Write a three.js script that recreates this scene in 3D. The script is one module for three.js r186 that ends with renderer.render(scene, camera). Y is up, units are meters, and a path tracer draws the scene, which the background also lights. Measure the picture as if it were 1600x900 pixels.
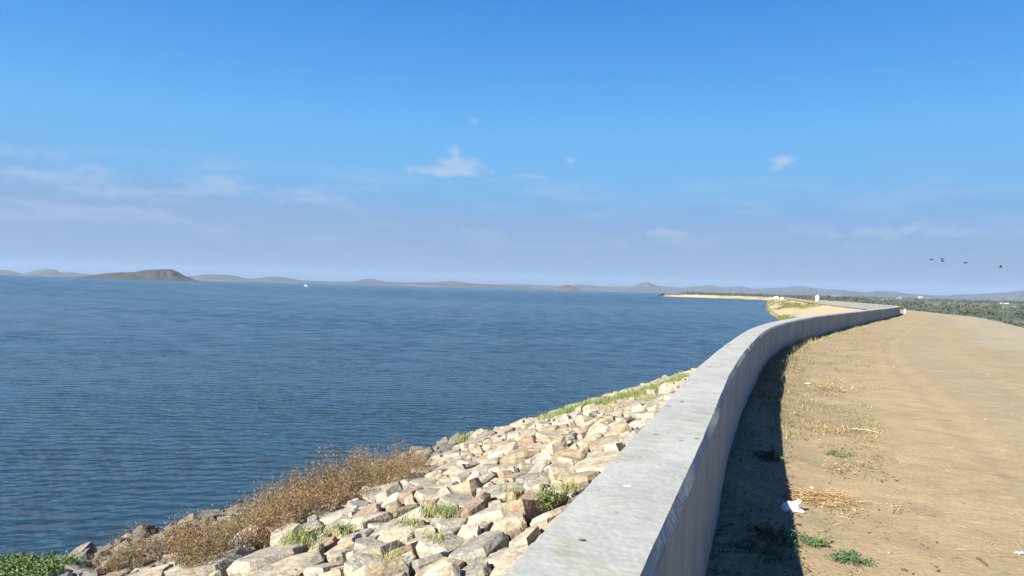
import * as THREE from 'three';
import { mergeGeometries } from 'three/addons/utils/BufferGeometryUtils.js';
import { ConvexGeometry } from 'three/addons/geometries/ConvexGeometry.js';

// ---------------------------------------------------------------- camera, sky, sun, exposure
const scene = new THREE.Scene();
const EYE = 1.7;                                   // the phone is held 1.7 m above the crest
const camera = new THREE.PerspectiveCamera(43.0, 1600 / 900, 0.1, 60000);
camera.position.set(0, EYE, 0);
camera.rotation.set(0, 0, 1.55 * Math.PI / 180);
scene.add(camera);

const EXPOSURE = 3.0;
const renderer = new THREE.WebGLRenderer({ antialias: true });
renderer.toneMapping = THREE.LinearToneMapping;
renderer.toneMappingExposure = EXPOSURE;
renderer.shadowMap.enabled = true;

// seeded randomness and noise
function rng(seed) { let a = seed >>> 0; return () => { a = (a + 0x6D2B79F5) >>> 0; let t = Math.imul(a ^ (a >>> 15), 1 | a); t = (t + Math.imul(t ^ (t >>> 7), 61 | t)) ^ t; return ((t ^ (t >>> 14)) >>> 0) / 4294967296; }; }
const hash2 = (x, y, s) => { let h = Math.imul(x, 374761393) + Math.imul(y, 668265263) + Math.imul(s, 2147483647 ^ 0x5bd1e995); h = Math.imul(h ^ (h >>> 13), 1274126177); return ((h ^ (h >>> 16)) >>> 0) / 4294967296; };
function vnoise(x, y, s = 1, px = 0, py = 0) {      // value noise, 0..1, periodic when px, py are given
  let x0 = Math.floor(x), y0 = Math.floor(y), fx = x - x0, fy = y - y0;
  let x1 = x0 + 1, y1 = y0 + 1;
  if (px) { x0 = ((x0 % px) + px) % px; x1 = ((x1 % px) + px) % px; }
  if (py) { y0 = ((y0 % py) + py) % py; y1 = ((y1 % py) + py) % py; }
  fx = fx * fx * (3 - 2 * fx); fy = fy * fy * (3 - 2 * fy);
  const a = hash2(x0, y0, s), b = hash2(x1, y0, s), c = hash2(x0, y1, s), d = hash2(x1, y1, s);
  return a + (b - a) * fx + (c - a) * fy + (a - b - c + d) * fx * fy;
}
function fbm(x, y, s = 1, oct = 4, px = 0, py = 0) { let v = 0, a = 0.5, t = 0; for (let o = 0; o < oct; o++) { v += a * vnoise(x, y, s + o * 17, px, py); t += a; a *= 0.5; x *= 2; y *= 2; px *= 2; py *= 2; } return v / t; }
const clamp = (v, a = 0, b = 1) => Math.min(b, Math.max(a, v));
const lerp = (a, b, t) => a + (b - a) * t;
const sstep = (a, b, x) => { const t = clamp((x - a) / (b - a)); return t * t * (3 - 2 * t); };
function table(list) { return (x) => { if (x <= list[0][0]) return list[0][1]; for (let i = 1; i < list.length; i++) if (x <= list[i][0]) return lerp(list[i - 1][1], list[i][1], (x - list[i - 1][0]) / (list[i][0] - list[i - 1][0])); return list[list.length - 1][1]; }; }
const lin = (c) => { c /= 255; return c <= 0.04045 ? c / 12.92 : Math.pow((c + 0.055) / 1.055, 2.4); };

// clear sky with a band of thin streaky cloud low over the horizon and a few small cumulus
function makeSky() {
  const W = 2048, H = 1024, data = new Float32Array(W * H * 4);
  const stops = [[-90, 120, 128, 135], [-4, 120, 143, 174], [0, 128, 151, 182], [2.4, 146, 173, 208], [5, 136, 176, 222], [8, 124, 184, 235], [11.5, 112, 184, 244], [16, 90, 165, 236], [22, 66, 142, 224], [35, 46, 110, 198], [60, 30, 80, 165], [90, 26, 70, 150]];
  const R = table(stops.map((s) => [s[0], lin(s[1])])), G = table(stops.map((s) => [s[0], lin(s[2])])), B = table(stops.map((s) => [s[0], lin(s[3])]));
  const puffs = [[-5.2, 8.85, 3.1, 0.42, 0.7], [-4.5, 9.4, 1.8, 0.6, 0.66], [-4.9, 10.4, 0.6, 0.4, 0.6], [0.8, 8.7, 1.6, 0.18, 0.35], [20.2, 9.8, 0.9, 0.3, 0.75], [19.6, 9.3, 0.5, 0.3, 0.5], [4.3, 10.0, 0.3, 0.12, 0.5], [-11.2, 4.7, 0.35, 0.14, 0.8], [-2.5, 4.3, 1.8, 0.16, 0.4], [11.8, 4.5, 1.6, 0.25, 0.45], [-3.3, 12.8, 0.4, 0.15, 0.35], [-17, 6.3, 2.6, 0.5, 0.26], [-23, 6.9, 2.4, 0.6, 0.24], [-31, 6.4, 3, 0.7, 0.28], [-27, 5.6, 3, 0.35, 0.2], [-13, 7.2, 2.4, 0.3, 0.2], [-34, 7.9, 2.6, 0.4, 0.22], [28, 4.6, 4, 0.45, 0.35]];
  const r = rng(77);
  for (let i = 0; i < 46; i++) puffs.push([45 + r() * 270, 3.5 + r() * 9, 0.4 + r() * 2.2, 0.15 + r() * 0.35, 0.3 + r() * 0.5]);
  const c1 = [lin(190), lin(207), lin(232)], c2 = [lin(147), lin(176), lin(211)];
  for (let j = 0; j < H; j++) {
    const el = (j + 0.5) / H * 180 - 90;
    const base = [R(el), G(el), B(el)];
    for (let i = 0; i < W; i++) {
      let az = ((i + 0.5) / W - 0.25) * 360; if (az > 180) az -= 360;
      let c = base;
      if (el > -1 && el < 20) {
        c = base.slice();
        // streaky thin cloud
        const n = fbm(i * 90 / W * 1.0, el * 1.6 + 2.2 * vnoise(i * 24 / W, el * .2, 9, 24), 5, 5, 90);
        const patch = clamp(vnoise(i * 7 / W + 0.35, 0.5, 31, 7) + 0.4 * Math.exp(-(((az + 27) / 17) ** 2)));
        const k1 = sstep(0.5, 0.72, n) * sstep(2, 4.5, el) * (1 - sstep(7, 10, el)) * (0.15 + 0.6 * patch); let k = 0;
        // a broad veil that ends at an uneven upper edge
        const edge = 7.4 + 2.4 * (fbm(i * 14 / W, 3.3, 12, 3, 14) - 0.5) - 3.4 * (1 - patch);
        k = Math.max(k, 0.55 * (1 - sstep(edge - 2.4, edge + 0.4, el + 1.2 * (n - .5))) * sstep(-1, 2, el));
        for (let q = 0; q < 3; q++) c[q] = lerp(lerp(c[q], c2[q], clamp(k)), c1[q], 0.42 * k1);
        let m = 0;
        for (const p of puffs) {
          let dx = az - p[0]; if (dx > 180) dx -= 360; if (dx < -180) dx += 360;
          if (Math.abs(dx) > p[2] * 2.2 || Math.abs(el - p[1]) > p[3] * 4) continue;
          const t = fbm(az * 1.7 + 300, el * 3.1, 41, 4) - 0.5;
          const d = (dx / p[2]) ** 2 + ((el - p[1]) / p[3]) ** 2 * (el < p[1] ? 1.5 : 0.8);
          m = Math.max(m, p[4] * sstep(1.0, 0.05, d * 0.62 + t * (p[2] > 2.3 && p[1] < 8 ? 3 : 1.7)));
        }
        for (let q = 0; q < 3; q++) c[q] = lerp(c[q], c1[q], clamp(m));
      }
      const o = (j * W + i) * 4;
      data[o] = c[0] / EXPOSURE; data[o + 1] = c[1] / EXPOSURE; data[o + 2] = c[2] / EXPOSURE; data[o + 3] = 1;
    }
  }
  const t = new THREE.DataTexture(data, W, H, THREE.RGBAFormat, THREE.FloatType);
  t.mapping = THREE.EquirectangularReflectionMapping; t.magFilter = THREE.LinearFilter; t.minFilter = THREE.LinearFilter; t.colorSpace = THREE.LinearSRGBColorSpace; t.needsUpdate = true;
  return t;
}
const sky = makeSky();
scene.background = sky;
scene.environment = sky;

const SUN_EL = 31 * Math.PI / 180, SUN_AZ = 43 * Math.PI / 180;     // behind the camera, to the left
const sun = new THREE.DirectionalLight(new THREE.Color(1.0, 0.94, 0.83), 5);
sun.position.set(-Math.sin(SUN_AZ) * Math.cos(SUN_EL), Math.sin(SUN_EL), Math.cos(SUN_AZ) * Math.cos(SUN_EL)).multiplyScalar(120);
sun.castShadow = true;
sun.shadow.mapSize.set(4096, 4096);
Object.assign(sun.shadow.camera, { left: -90, right: 90, top: 90, bottom: -90, near: 1, far: 400 });
scene.add(sun, sun.target);

// ---------------------------------------------------------------- helpers
const names = {};
function numbered(n) { const k = (names[n] = (names[n] ?? -1) + 1); return k ? n + '_' + String(k).padStart(3, '0') : n; }
function shade(o) { o.traverse((m) => { if (m.isMesh) { m.castShadow = true; m.receiveShadow = true; } }); return o; }
function mesh(name, g, m, parent = scene) { const o = new THREE.Mesh(g, m); o.name = parent === scene ? numbered(name) : name; parent.add(o); return shade(o); }
function structure(name, g, m, label, category) { const o = mesh(name, g, m); o.userData = { kind: 'structure', label, category }; return o; }
function tag(o, label, category, group) { o.userData = { ...o.userData, label, category }; if (group) o.userData.group = group; return o; }
function thing(name, label, category, group) { const o = new THREE.Group(); o.name = numbered(name); scene.add(o); return tag(o, label, category, group); }
const FOCAL = 1142, ROLL = 1.55 * Math.PI / 180;
function onLevel(px, py, drop) {                    // where a sight line meets the level plane "drop" metres below the eye: [x, ahead]
  const dx = px - 800, dy = py - 450.3, x = dx * Math.cos(ROLL) + dy * Math.sin(ROLL), y = -dx * Math.sin(ROLL) + dy * Math.cos(ROLL);
  const z = drop * FOCAL / y; return [x * z / FOCAL, z];
}
function atDepth(px, py, z) { const dx = px - 800, dy = py - 450.3, x = dx * Math.cos(ROLL) + dy * Math.sin(ROLL), y = -dx * Math.sin(ROLL) + dy * Math.cos(ROLL); return [x * z / FOCAL, EYE - y * z / FOCAL, z]; }
class Build {                                       // collects triangles with vertex colours and uv
  constructor() { this.p = []; this.c = []; this.u = []; this.i = []; this.n = null; }
  v(x, y, z, c = [1, 1, 1], u = 0, w = 0) { this.p.push(x, y, z); this.c.push(c[0], c[1], c[2]); this.u.push(u, w); return this.p.length / 3 - 1; }
  t(a, b, c) { this.i.push(a, b, c); }
  q(a, b, c, d) { this.i.push(a, b, c, a, c, d); }
  quad(P, c) { const k = P.map((p) => this.v(p[0], p[1], p[2], c)); this.q(...k); }
  tri(P, c) { const k = P.map((p) => this.v(p[0], p[1], p[2], c)); this.t(...k); }
  geo(smooth = true) {
    const g = new THREE.BufferGeometry();
    g.setAttribute('position', new THREE.Float32BufferAttribute(this.p, 3));
    g.setAttribute('color', new THREE.Float32BufferAttribute(this.c, 3));
    g.setAttribute('uv', new THREE.Float32BufferAttribute(this.u, 2));
    g.setIndex(this.i);
    if (smooth) { g.computeVertexNormals(); return g; }
    const f = g.toNonIndexed(); f.computeVertexNormals(); return f;
  }
}
function texture(W, H, fn, srgb = true, rep = true) {  // fn(u, v) -> [r, g, b] 0..1 in the texture's own encoding
  const d = new Uint8Array(W * H * 4);
  for (let j = 0; j < H; j++) for (let i = 0; i < W; i++) { const c = fn((i + 0.5) / W, (j + 0.5) / H), o = (j * W + i) * 4; d[o] = clamp(c[0]) * 255; d[o + 1] = clamp(c[1]) * 255; d[o + 2] = clamp(c[2]) * 255; d[o + 3] = 255; }
  const t = new THREE.DataTexture(d, W, H); t.magFilter = THREE.LinearFilter; t.minFilter = THREE.LinearMipmapLinearFilter; t.generateMipmaps = true;
  if (rep) t.wrapS = t.wrapT = THREE.RepeatWrapping;
  if (srgb) t.colorSpace = THREE.SRGBColorSpace;
  t.needsUpdate = true; return t;
}
const std = (o) => new THREE.MeshStandardMaterial({ roughness: 0.95, metalness: 0, ...o });

// ---------------------------------------------------------------- the line of the dam, along the foot of the wall's land side: [x, metres ahead]
const WATER = -2.9;
const line = [[-3.0, -8], [-0.97, -2], [-0.29, 0], [0.4, 2.05], [1.26, 4.5], [2.46, 7.98], [4.16, 12.5], [6.1, 17.36], [7.85, 21.2], [10.21, 25.8], [13.1, 30.9], [17.6, 38.4], [20.7, 43.4], [25.3, 50.9], [31.9, 61.6], [37.9, 71.6], [41.4, 78], [44.6, 86], [49.0, 99], [55.8, 121], [63.5, 147], [77, 190], [94, 240], [120, 315], [150, 400], [178, 480], [204, 552], [222, 612], [226, 665], [214, 712], [190, 750], [160, 788], [138, 815]];
const curve = new THREE.CatmullRomCurve3(line.map(([x, z]) => new THREE.Vector3(x, 0, z)), false, 'centripetal');
const N_PATH = 4000, path = [];
{ let s = 0, last = null; for (let i = 0; i <= N_PATH; i++) { const tt = i / N_PATH; const p = curve.getPoint(tt * tt * 0.55 + tt * 0.45); if (last) s += p.distanceTo(last); path.push({ s, x: p.x, z: p.z }); last = p; } }
const S_END = path[N_PATH].s;
function along(s) {
  let a = 0, b = N_PATH; s = clamp(s, 0, S_END);
  while (b - a > 1) { const m = (a + b) >> 1; if (path[m].s <= s) a = m; else b = m; }
  const p = path[a], q = path[b], t = (s - p.s) / (q.s - p.s || 1), lo = path[Math.max(0, a - 1)], hi = path[Math.min(N_PATH, b + 1)];
  let tx = hi.x - lo.x, tz = hi.z - lo.z; const l = Math.hypot(tx, tz); tx /= l; tz /= l;
  return { x: lerp(p.x, q.x, t), z: lerp(p.z, q.z, t), tx, tz, nx: -tz, nz: tx };   // n points to the water
}
function sAtZ(z) { for (const p of path) if (p.z >= z) return p.s; return S_END; }
const place = (s, a, y) => { const w = along(s); return [w.x + w.nx * a, y, -(w.z + w.nz * a)]; };   // a metres towards the water
const SPIT = S_END - 90, crestDrop = (s) => -4.2 * sstep(SPIT, S_END, s) ** 1.3;
const WALL_T = 0.41, WALL_H = 0.87;
const zOf = (s) => along(s).z;
const reach = table([[-8, 12.5], [0, 11.3], [7.6, 10.25], [12.4, 8.85], [17, 8.6], [22, 7.75], [30, 7.6], [36.5, 7.8], [60, 8.5], [150, 9], [900, 9.5]]);   // wall foot to waterline
function slopePoint(s, t) {                          // t metres down the slope from the wall's water side
  const d = reach(zOf(s)), f = t / d;
  return place(s, WALL_T + t, lerp(-0.12, WATER, f) + crestDrop(s));
}
console.log('path', S_END.toFixed(1), 'm');

// ---------------------------------------------------------------- terrain far and wide
function damSide(x, z) {                              // > 0 on the land side of the dam
  if (z > 790) return x - (160 + (z - 790) * 0.21);
  let best = 1e9, side = 0;
  for (let i = 0; i <= N_PATH; i += 8) { const p = path[i], d = (p.x - x) ** 2 + (p.z - z) ** 2; if (d < best) { best = d; const q = path[Math.min(N_PATH, i + 1)], o = path[Math.max(0, i - 1)]; const tx = q.x - o.x, tz = q.z - o.z; side = (x - p.x) * tz - (z - p.z) * tx; } }
  return Math.sign(side) * Math.sqrt(best);
}
const HAZE = new THREE.Color().setRGB(0.5, 0.68, 0.95);
scene.fog = new THREE.FogExp2(HAZE, 0.00005);
{
  const b = new Build(), NA = 260, NR = 150, dry = [0.14, 0.125, 0.085], green = [0.04, 0.056, 0.028], soil = [0.19, 0.15, 0.105];
  for (let j = 0; j <= NR; j++) {
    const r = 6 * Math.pow(10500 / 6, j / NR);
    for (let i = 0; i <= NA; i++) {
      const az = lerp(-58, 58, i / NA) * Math.PI / 180, x = Math.sin(az) * r, z = Math.cos(az) * r;
      const side = damSide(x, z);
      const shore = 4300 + 900 * (fbm(az * 6 + 9, 2.2, 3, 4) - 0.5);
      let y;
      if (side > 0) y = lerp(-15, -2.4, sstep(500, 1500, r)) + 5 * (fbm(x / 700, z / 700, 8, 3) - 0.5) * sstep(150, 900, r);
      else y = lerp(-11, WATER + 3 + 5 * fbm(x / 500, z / 500, 6, 3), sstep(shore - 200, shore + 500, r));
      const v = fbm(x / 90 + 40, z / 90, 21, 5), w = fbm(x / 420, z / 420 + 9, 25, 4);
      const k = sstep(0.40, 0.56, v * 0.55 + w * 0.45), e = sstep(0.55, 0.7, w);
      const c = [0, 1, 2].map((q) => lerp(lerp(dry[q], soil[q], e), green[q], k));
      b.v(x, y, -z, c, x / 20, z / 20);
    }
  }
  for (let j = 0; j < NR; j++) for (let i = 0; i < NA; i++) { const a = j * (NA + 1) + i; b.q(a, a + 1, a + NA + 2, a + NA + 1); }
  structure('ground', b.geo(), std({ vertexColors: true }), 'dry green and brown plain reaching to the hills', 'plain');
}
// hills: each a ridge with its own skyline, given by sight lines at its distance
function ridge(depth, thick, pts, colA, colB, seed, label, rough = 0.25, foot = -3.2, step = 1.2) {
  const sky_ = table(pts), b = new Build(), x0 = pts[0][0], x1 = pts[pts.length - 1][0], NX = Math.min(700, Math.round((x1 - x0) / step)), NZ = 26;
  for (let j = 0; j <= NZ; j++) for (let i = 0; i <= NX; i++) {
    const px = lerp(x0, x1, i / NX), f = j / NZ;
    const [hx, hy] = atDepth(px, sky_(px), depth), dz = (f - 0.5) * thick;
    const prof = Math.sin(Math.PI * f) ** 0.9;
    const n = fbm(px / 9 + 50, f * 5, seed, 5), n2 = fbm(px / 30 + 5, f * 2.4, seed + 7, 3);
    const e = Math.min(1, i / 4, (NX - i) / 4);
    const h = Math.max(0, (hy - foot)) * e;
    const y = foot + h * prof * (1 - rough * (1 - n) * (f < 0.46 ? 1 : 0.25)) + h * 0.10 * (n2 - .5) * prof;
    const k = clamp(sstep(0.38, 0.62, fbm(px / 5 + 5, f * 14, seed + 3, 4)));
    b.v(hx * (1 + dz / depth), y - (j === 0 ? 2 : 0), -(depth + dz), [0, 1, 2].map((q) => lerp(colA[q], colB[q], k)), px / 20, f * 4);
  }
  for (let j = 0; j < NZ; j++) for (let i = 0; i < NX; i++) { const a = j * (NX + 1) + i; b.q(a, a + 1, a + NX + 2, a + NX + 1); }
  structure('hill', b.geo(), std({ vertexColors: true }), label, 'hill');
}
const rockBrown = [0.046, 0.043, 0.040], scrub = [0.026, 0.031, 0.024], dun = [0.062, 0.057, 0.052], red = [0.13, 0.082, 0.062];
ridge(1750, 260, [[118, 433.5], [140, 431], [165, 427], [190, 425.6], [212, 425], [222, 422.5], [236, 421], [246, 421.3], [256, 419.4], [270, 419.6], [280, 425], [288, 430.5], [297, 434.5], [312, 439.5]], rockBrown, scrub, 101, 'brown rocky hill rising from the water', 0.35, -3.2, 0.4);
ridge(3500, 420, [[862, 455], [872, 448.5], [880, 445.5], [888, 445], [897, 448], [906, 452], [918, 455.5]], red, rockBrown, 102, 'small reddish hill on the far shore', 0.3, -3.2, 0.5);
ridge(6200, 1200, [[-260, 415], [-150, 421], [-60, 424], [0, 421.5], [14, 422.5], [36, 428], [50, 424], [70, 420.8], [84, 420.6], [96, 426], [112, 424.6], [130, 428], [160, 429.5], [250, 430], [300, 432], [318, 428.8], [352, 428.6], [368, 431], [390, 436], [410, 434], [430, 432], [447, 433.5], [470, 438], [520, 440], [552, 439.5], [570, 436.5], [584, 436], [600, 440], [640, 441], [680, 441], [705, 439], [740, 443], [790, 446], [830, 447]], dun, scrub, 103, 'low blue-grey hills along the far shore', 0.25, -4, 1.5);
ridge(8200, 1700, [[640, 446], [690, 441.5], [760, 444], [820, 444], [880, 447], [905, 444], [930, 447], [960, 447.5], [990, 447], [1002, 441.5], [1013, 440.5], [1026, 446], [1060, 450], [1085, 447], [1112, 445.5], [1130, 449], [1158, 447.5], [1180, 451], [1210, 450], [1238, 447], [1252, 446], [1270, 450], [1310, 452.5], [1345, 456]], dun, scrub, 104, 'jagged hazy hill range behind the far end of the dam', 0.35, -6, 1.1);
ridge(7000, 1500, [[1180, 457], [1250, 455], [1300, 455], [1326, 455], [1350, 457], [1372, 454], [1398, 455], [1420, 459], [1450, 461], [1478, 462], [1500, 460], [1540, 459], [1572, 456.5], [1600, 453.5], [1660, 448], [1740, 446], [1850, 455]], dun, scrub, 105, 'long hazy hills beyond the plain on the land side', 0.35, -6, 1.3);
console.log('terrain done');

// ---------------------------------------------------------------- water: wind ripples as real waves, drawn coarser with distance
{
  const r = rng(5), comps = [];
  for (let k = 0; k < 72; k++) {
    const L = 0.24 * Math.pow(70 / 0.24, (k + r() * 0.8) / 72), dir = (6 + (r() + r() + r() - 1.5) * (k < 24 ? 32 : 60)) * Math.PI / 180;
    comps.push({ L, k: 2 * Math.PI / L, kx: Math.sin(dir) * 2 * Math.PI / L, kz: Math.cos(dir) * 2 * Math.PI / L, ph: r() * 6.283, sl: 0.055 * (0.75 + 0.5 * r()) });
  }
  const rows = []; for (let q = 9; q < 6500;) { rows.push(q); q += q < 30 ? 0.065 : 0.065 + (q - 30) * 0.0046; }
  const NC = 470, A0 = -47, A1 = 40, P = new Float32Array(rows.length * (NC + 1) * 3), Nn = new Float32Array(P.length), keep = new Uint8Array(rows.length * (NC + 1));
  const da = (A1 - A0) / NC * Math.PI / 180;
  const crestX = table(path.filter((_, i) => i % 10 === 0 && path[i].z < 612).map((p) => [p.z, p.x]));
  let o = 0;
  rows.forEach((rad, j) => {
    const dr = (rows[j + 1] ?? rad * 1.005) - rad, lat = rad * da, cell = Math.max(dr, lat * 0.6);
    const list = comps.filter((c) => c.L > cell * 3.2).map((c) => ({ ...c, w: sstep(3.2, 5, c.L / cell) * (1 - 0.95 * sstep(0.7, 1.6, c.L / Math.max(0.5, cell * 7))) })).filter((c) => c.w > 0.03);
    const norm = lerp(0.052, 0.044, sstep(16, 120, rad)) / Math.max(0.02, Math.sqrt(list.reduce((q, c) => q + (c.sl * c.w) ** 2 / 2, 0)));
    for (let i = 0; i <= NC; i++) {
      const az = A0 * Math.PI / 180 + i * da, x = Math.sin(az) * rad, z = Math.cos(az) * rad;
      // gusts: rougher and calmer patches drawn out along the wind's crests
      const gx = x * 0.97 + z * 0.12, gz = z - x * 0.05, lg = Math.log(rad) ;
      let g = 0.1 + 1.8 * fbm(gx / (34 + rad * 0.4) + 7, gz / (4 + rad * 0.08), 61, 2);
      g *= 0.6 + 0.8 * fbm(gx / 150, gz / 34 + 4, 63, 3);
      let y = 0, sx = 0, sz = 0;
      for (const c of list) { const p = c.kx * x + c.kz * z + c.ph, a = c.sl * c.w * norm * g, cs = Math.cos(p); y += a / c.k * Math.sin(p); sx += a * cs * c.kx / c.k; sz += a * cs * c.kz / c.k; }
      P[o * 3] = x; P[o * 3 + 1] = WATER + y * 0.9; P[o * 3 + 2] = -z;
      const l = 1 / Math.hypot(sx, 1, sz); Nn[o * 3] = -sx * l; Nn[o * 3 + 1] = l; Nn[o * 3 + 2] = sz * l;
      keep[o] = z > 800 ? (x < 160 + (z - 790) * 0.21 ? 1 : 0) : (z > 612 ? (x < 222 ? 1 : 0) : (x < crestX(z) - 3 ? 1 : 0));
      o++;
    }
  });
  const idx = [];
  for (let j = 0; j < rows.length - 1; j++) for (let i = 0; i < NC; i++) { const a = j * (NC + 1) + i, b = a + NC + 1; if (keep[a] && keep[a + 1] && keep[b] && keep[b + 1]) idx.push(a, a + 1, b + 1, a, b + 1, b); }
  const g = new THREE.BufferGeometry();
  g.setAttribute('position', new THREE.BufferAttribute(P, 3)); g.setAttribute('normal', new THREE.BufferAttribute(Nn, 3)); g.setIndex(idx);
  const TILE = 13, uvw = new Float32Array(P.length / 3 * 2); for (let i = 0; i < uvw.length / 2; i++) { uvw[i * 2] = P[i * 3] / TILE; uvw[i * 2 + 1] = -P[i * 3 + 2] / TILE; }
  g.setAttribute('uv', new THREE.BufferAttribute(uvw, 2));
  // the finest wind ripples: a normal map of many small waves, 13 m to a tile
  const fine = []; for (let k = 0; k < 56; k++) { const L = 0.12 * Math.pow(8, r()), dir = (6 + (r() + r() + r() - 1.5) * 52) * Math.PI / 180; fine.push({ m: Math.round(Math.sin(dir) * TILE / L), n: Math.round(Math.cos(dir) * TILE / L), ph: r() * 6.283, a: 0.038 * (0.6 + 0.8 * r()) * (L < 0.2 ? 0.6 : 1) }); }
  const ripples = texture(1024, 1024, (u, v) => { let sx = 0, sy = 0; for (const f of fine) { const c = f.a * Math.cos(6.283185 * (f.m * u + f.n * v) + f.ph), l = Math.hypot(f.m, f.n) || 1; sx += c * f.m / l; sy += c * f.n / l; } const q = 0.5 + vnoise(u * 4, v * 7, 65, 4, 7); sx *= q; sy *= q; const w = 0.5 / Math.hypot(sx, sy, 1); return [0.5 - sx * w, 0.5 - sy * w, 0.5 + w]; }, false);
  const m = new THREE.MeshPhysicalMaterial({ color: new THREE.Color().setRGB(0.015, 0.034, 0.045), roughness: 0.16, ior: 1.333, normalMap: ripples });
  structure('water', g, m, 'wind-rippled blue reservoir water', 'water');
  console.log('water rows', rows.length, 'tris', idx.length / 3);
}

// ---------------------------------------------------------------- sheets along the dam
function sweep(s0, s1, ds, across, fn) {            // fn(s, a) -> {p, c, u}
  const b = new Build(), ss = []; for (let s = s0; s < s1;) { ss.push(s); s += ds(s); } ss.push(s1);
  for (const s of ss) for (const a of across) { const q = fn(s, a); b.v(...q.p, q.c, ...(q.u ?? [s, a])); }
  const n = across.length;
  for (let j = 0; j < ss.length - 1; j++) for (let i = 0; i < n - 1; i++) { const k = j * n + i; b.q(k, k + 1, k + n + 1, k + n); }
  return b;
}
const range = (a, b, n) => Array.from({ length: n + 1 }, (_, i) => lerp(a, b, i / n));
const ZS = (s) => zOf(s);

// sand of the crest
const sandMap = texture(1024, 1024, (u, v) => {
  const f = fbm(u * 12, v * 12, 3, 5, 12, 12), g = fbm(u * 90, v * 90, 7, 3, 90, 90), h = vnoise(u * 330, v * 330, 11, 330, 330), d = sstep(0.80, 0.9, vnoise(u * 150, v * 150, 13, 150, 150)) * sstep(.45, .6, vnoise(u * 20, v * 20, 19, 20, 20));
  const k = 0.80 + 0.12 * (f - 0.5) + 0.13 * (g - 0.5) + 0.08 * (h - 0.5) - 0.12 * d;
  return [k * 1.01, k, k * 0.97];
});
const sandBump = texture(1024, 1024, (u, v) => { const k = 0.55 * fbm(u * 24, v * 24, 3, 4, 24, 24) + 0.3 * fbm(u * 120, v * 120, 7, 3, 120, 120) + .15 * vnoise(u * 400, v * 400, 11, 400, 400); return [k, k, k]; }, false);
const sand = std({ vertexColors: true, map: sandMap, bumpMap: sandBump, bumpScale: 0.013, roughness: 1 });
const CREST_W = 8.6;
const crestWidth = table([[-8, 13], [20, 11], [45, 9.2], [74, 7.4], [95, 7.2], [200, 7.5], [900, 7.5]]);
const groundY = (s, a) => 0.05 * (fbm(s / 1.7, a / 1.3, 81, 3) - 0.5) + 0.03 * (vnoise(s / 0.35, a / 0.3, 83) - .5) * sstep(3.2, 0.8, a) + 0.10 * sstep(0.9, 0.0, a) * (0.4 + 0.6 * fbm(s / 2, 3, 85, 2)) - 0.06 * sstep(3, 9, a) + 0.05 * (fbm(s / 9, a / 3, 84, 2) - .5) - rut(s, a);
function rut(s, a) {                                  // shallow wheel ruts with a pushed-up rim
  let y = 0; const drift = 0.7 * (fbm(s / 14, 0.5, 86, 2) - 0.5);
  for (const c of [2.75, 4.35, 5.2, 6.8]) { const d = (a - c - drift) / 0.16, k = 0.4 + 0.9 * fbm(s / 2.2, c, 87, 3); y += k * 0.022 * (Math.exp(-d * d) - 0.55 * Math.exp(-((Math.abs(d) - 1.7) ** 2) * 2.5)); }
  return y;
}
function crestColour(s, a) {
  const w = along(s), x = w.x - w.nx * a, z = w.z - w.nz * a;
  const warm = [0.48, 0.37, 0.213], olive = [0.435, 0.36, 0.225], grey = [0.47, 0.41, 0.285];
  const n = fbm(s / 5.5, a / 1.4, 91, 4), m = fbm(x / 1.1, z / 1.1, 95, 4);
  // wheel tracks: packed greyer gravel in two bands along the road
  const t = Math.max(Math.exp(-(((a - 3.9 - 0.5 * (n - .5)) / 0.6) ** 2)), Math.exp(-(((a - 6.0 - 0.6 * (n - .5)) / 0.8) ** 2)));
  let k = clamp(0.85 * t + 1.1 * (n - 0.42));
  const c = [0, 1, 2].map((q) => lerp(lerp(warm[q], olive[q], clamp(k)), grey[q], sstep(0.52, 0.62, a / crestWidth(z) + .12 * (m - .5)) * sstep(16, 32, z)));
  const d = 0.87 + 0.2 * (m - 0.5);
  return c.map((v) => v * d);
}
{
  const acr = [-0.5, -0.2, 0, 0.05, ...range(0.12, 3.6, 44), ...range(3.75, 9, 34), 10, 11, 12, 13].map((v) => v);
  const b = sweep(0, S_END, (s) => { const z = ZS(s); return z < 14 ? 0.09 : z < 40 ? 0.22 : z < 100 ? 0.7 : 6; }, acr, (s, a) => {
    const w = crestWidth(ZS(s)), aa = Math.min(a, w + 0.02 * (a - w));
    const lip = -0.45 * sstep(w - .3, w + 3, a) ;
    return { p: place(s, -Math.min(a, w + (a > w ? (a - w) * .35 : 0)), groundY(s, aa) * sstep(400, 150, ZS(s)) + lip + crestDrop(s)), c: crestColour(s, aa), u: [s / 2.3, a / 2.3] };
  });
  structure('crest_road', b.geo(), sand, 'bare sandy crest road beside the concrete wall', 'road');
}
// land-side flank of the dam
{
  const b = sweep(0, S_END, (s) => ZS(s) < 100 ? 2 : 8, [0, .6, 2, 5, 9, 14, 20, 27, 34], (s, a) => {
    const w = crestWidth(ZS(s)); const n = fbm(s / 3, a / 2, 55, 4), k = sstep(.42, .6, n);
    return { p: place(s, -(w - 0.35 + a), -0.16 - a * 0.47 + 0.5 * (n - .5) * sstep(0.5, 4, a) + crestDrop(s)), c: [0, 1, 2].map((q) => lerp([0.30, 0.24, 0.15][q], [0.08, 0.09, 0.04][q], k)) };
  });
  structure('embankment', b.geo(), std({ vertexColors: true }), 'grassy land-side flank of the dam', 'embankment');
}

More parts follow.
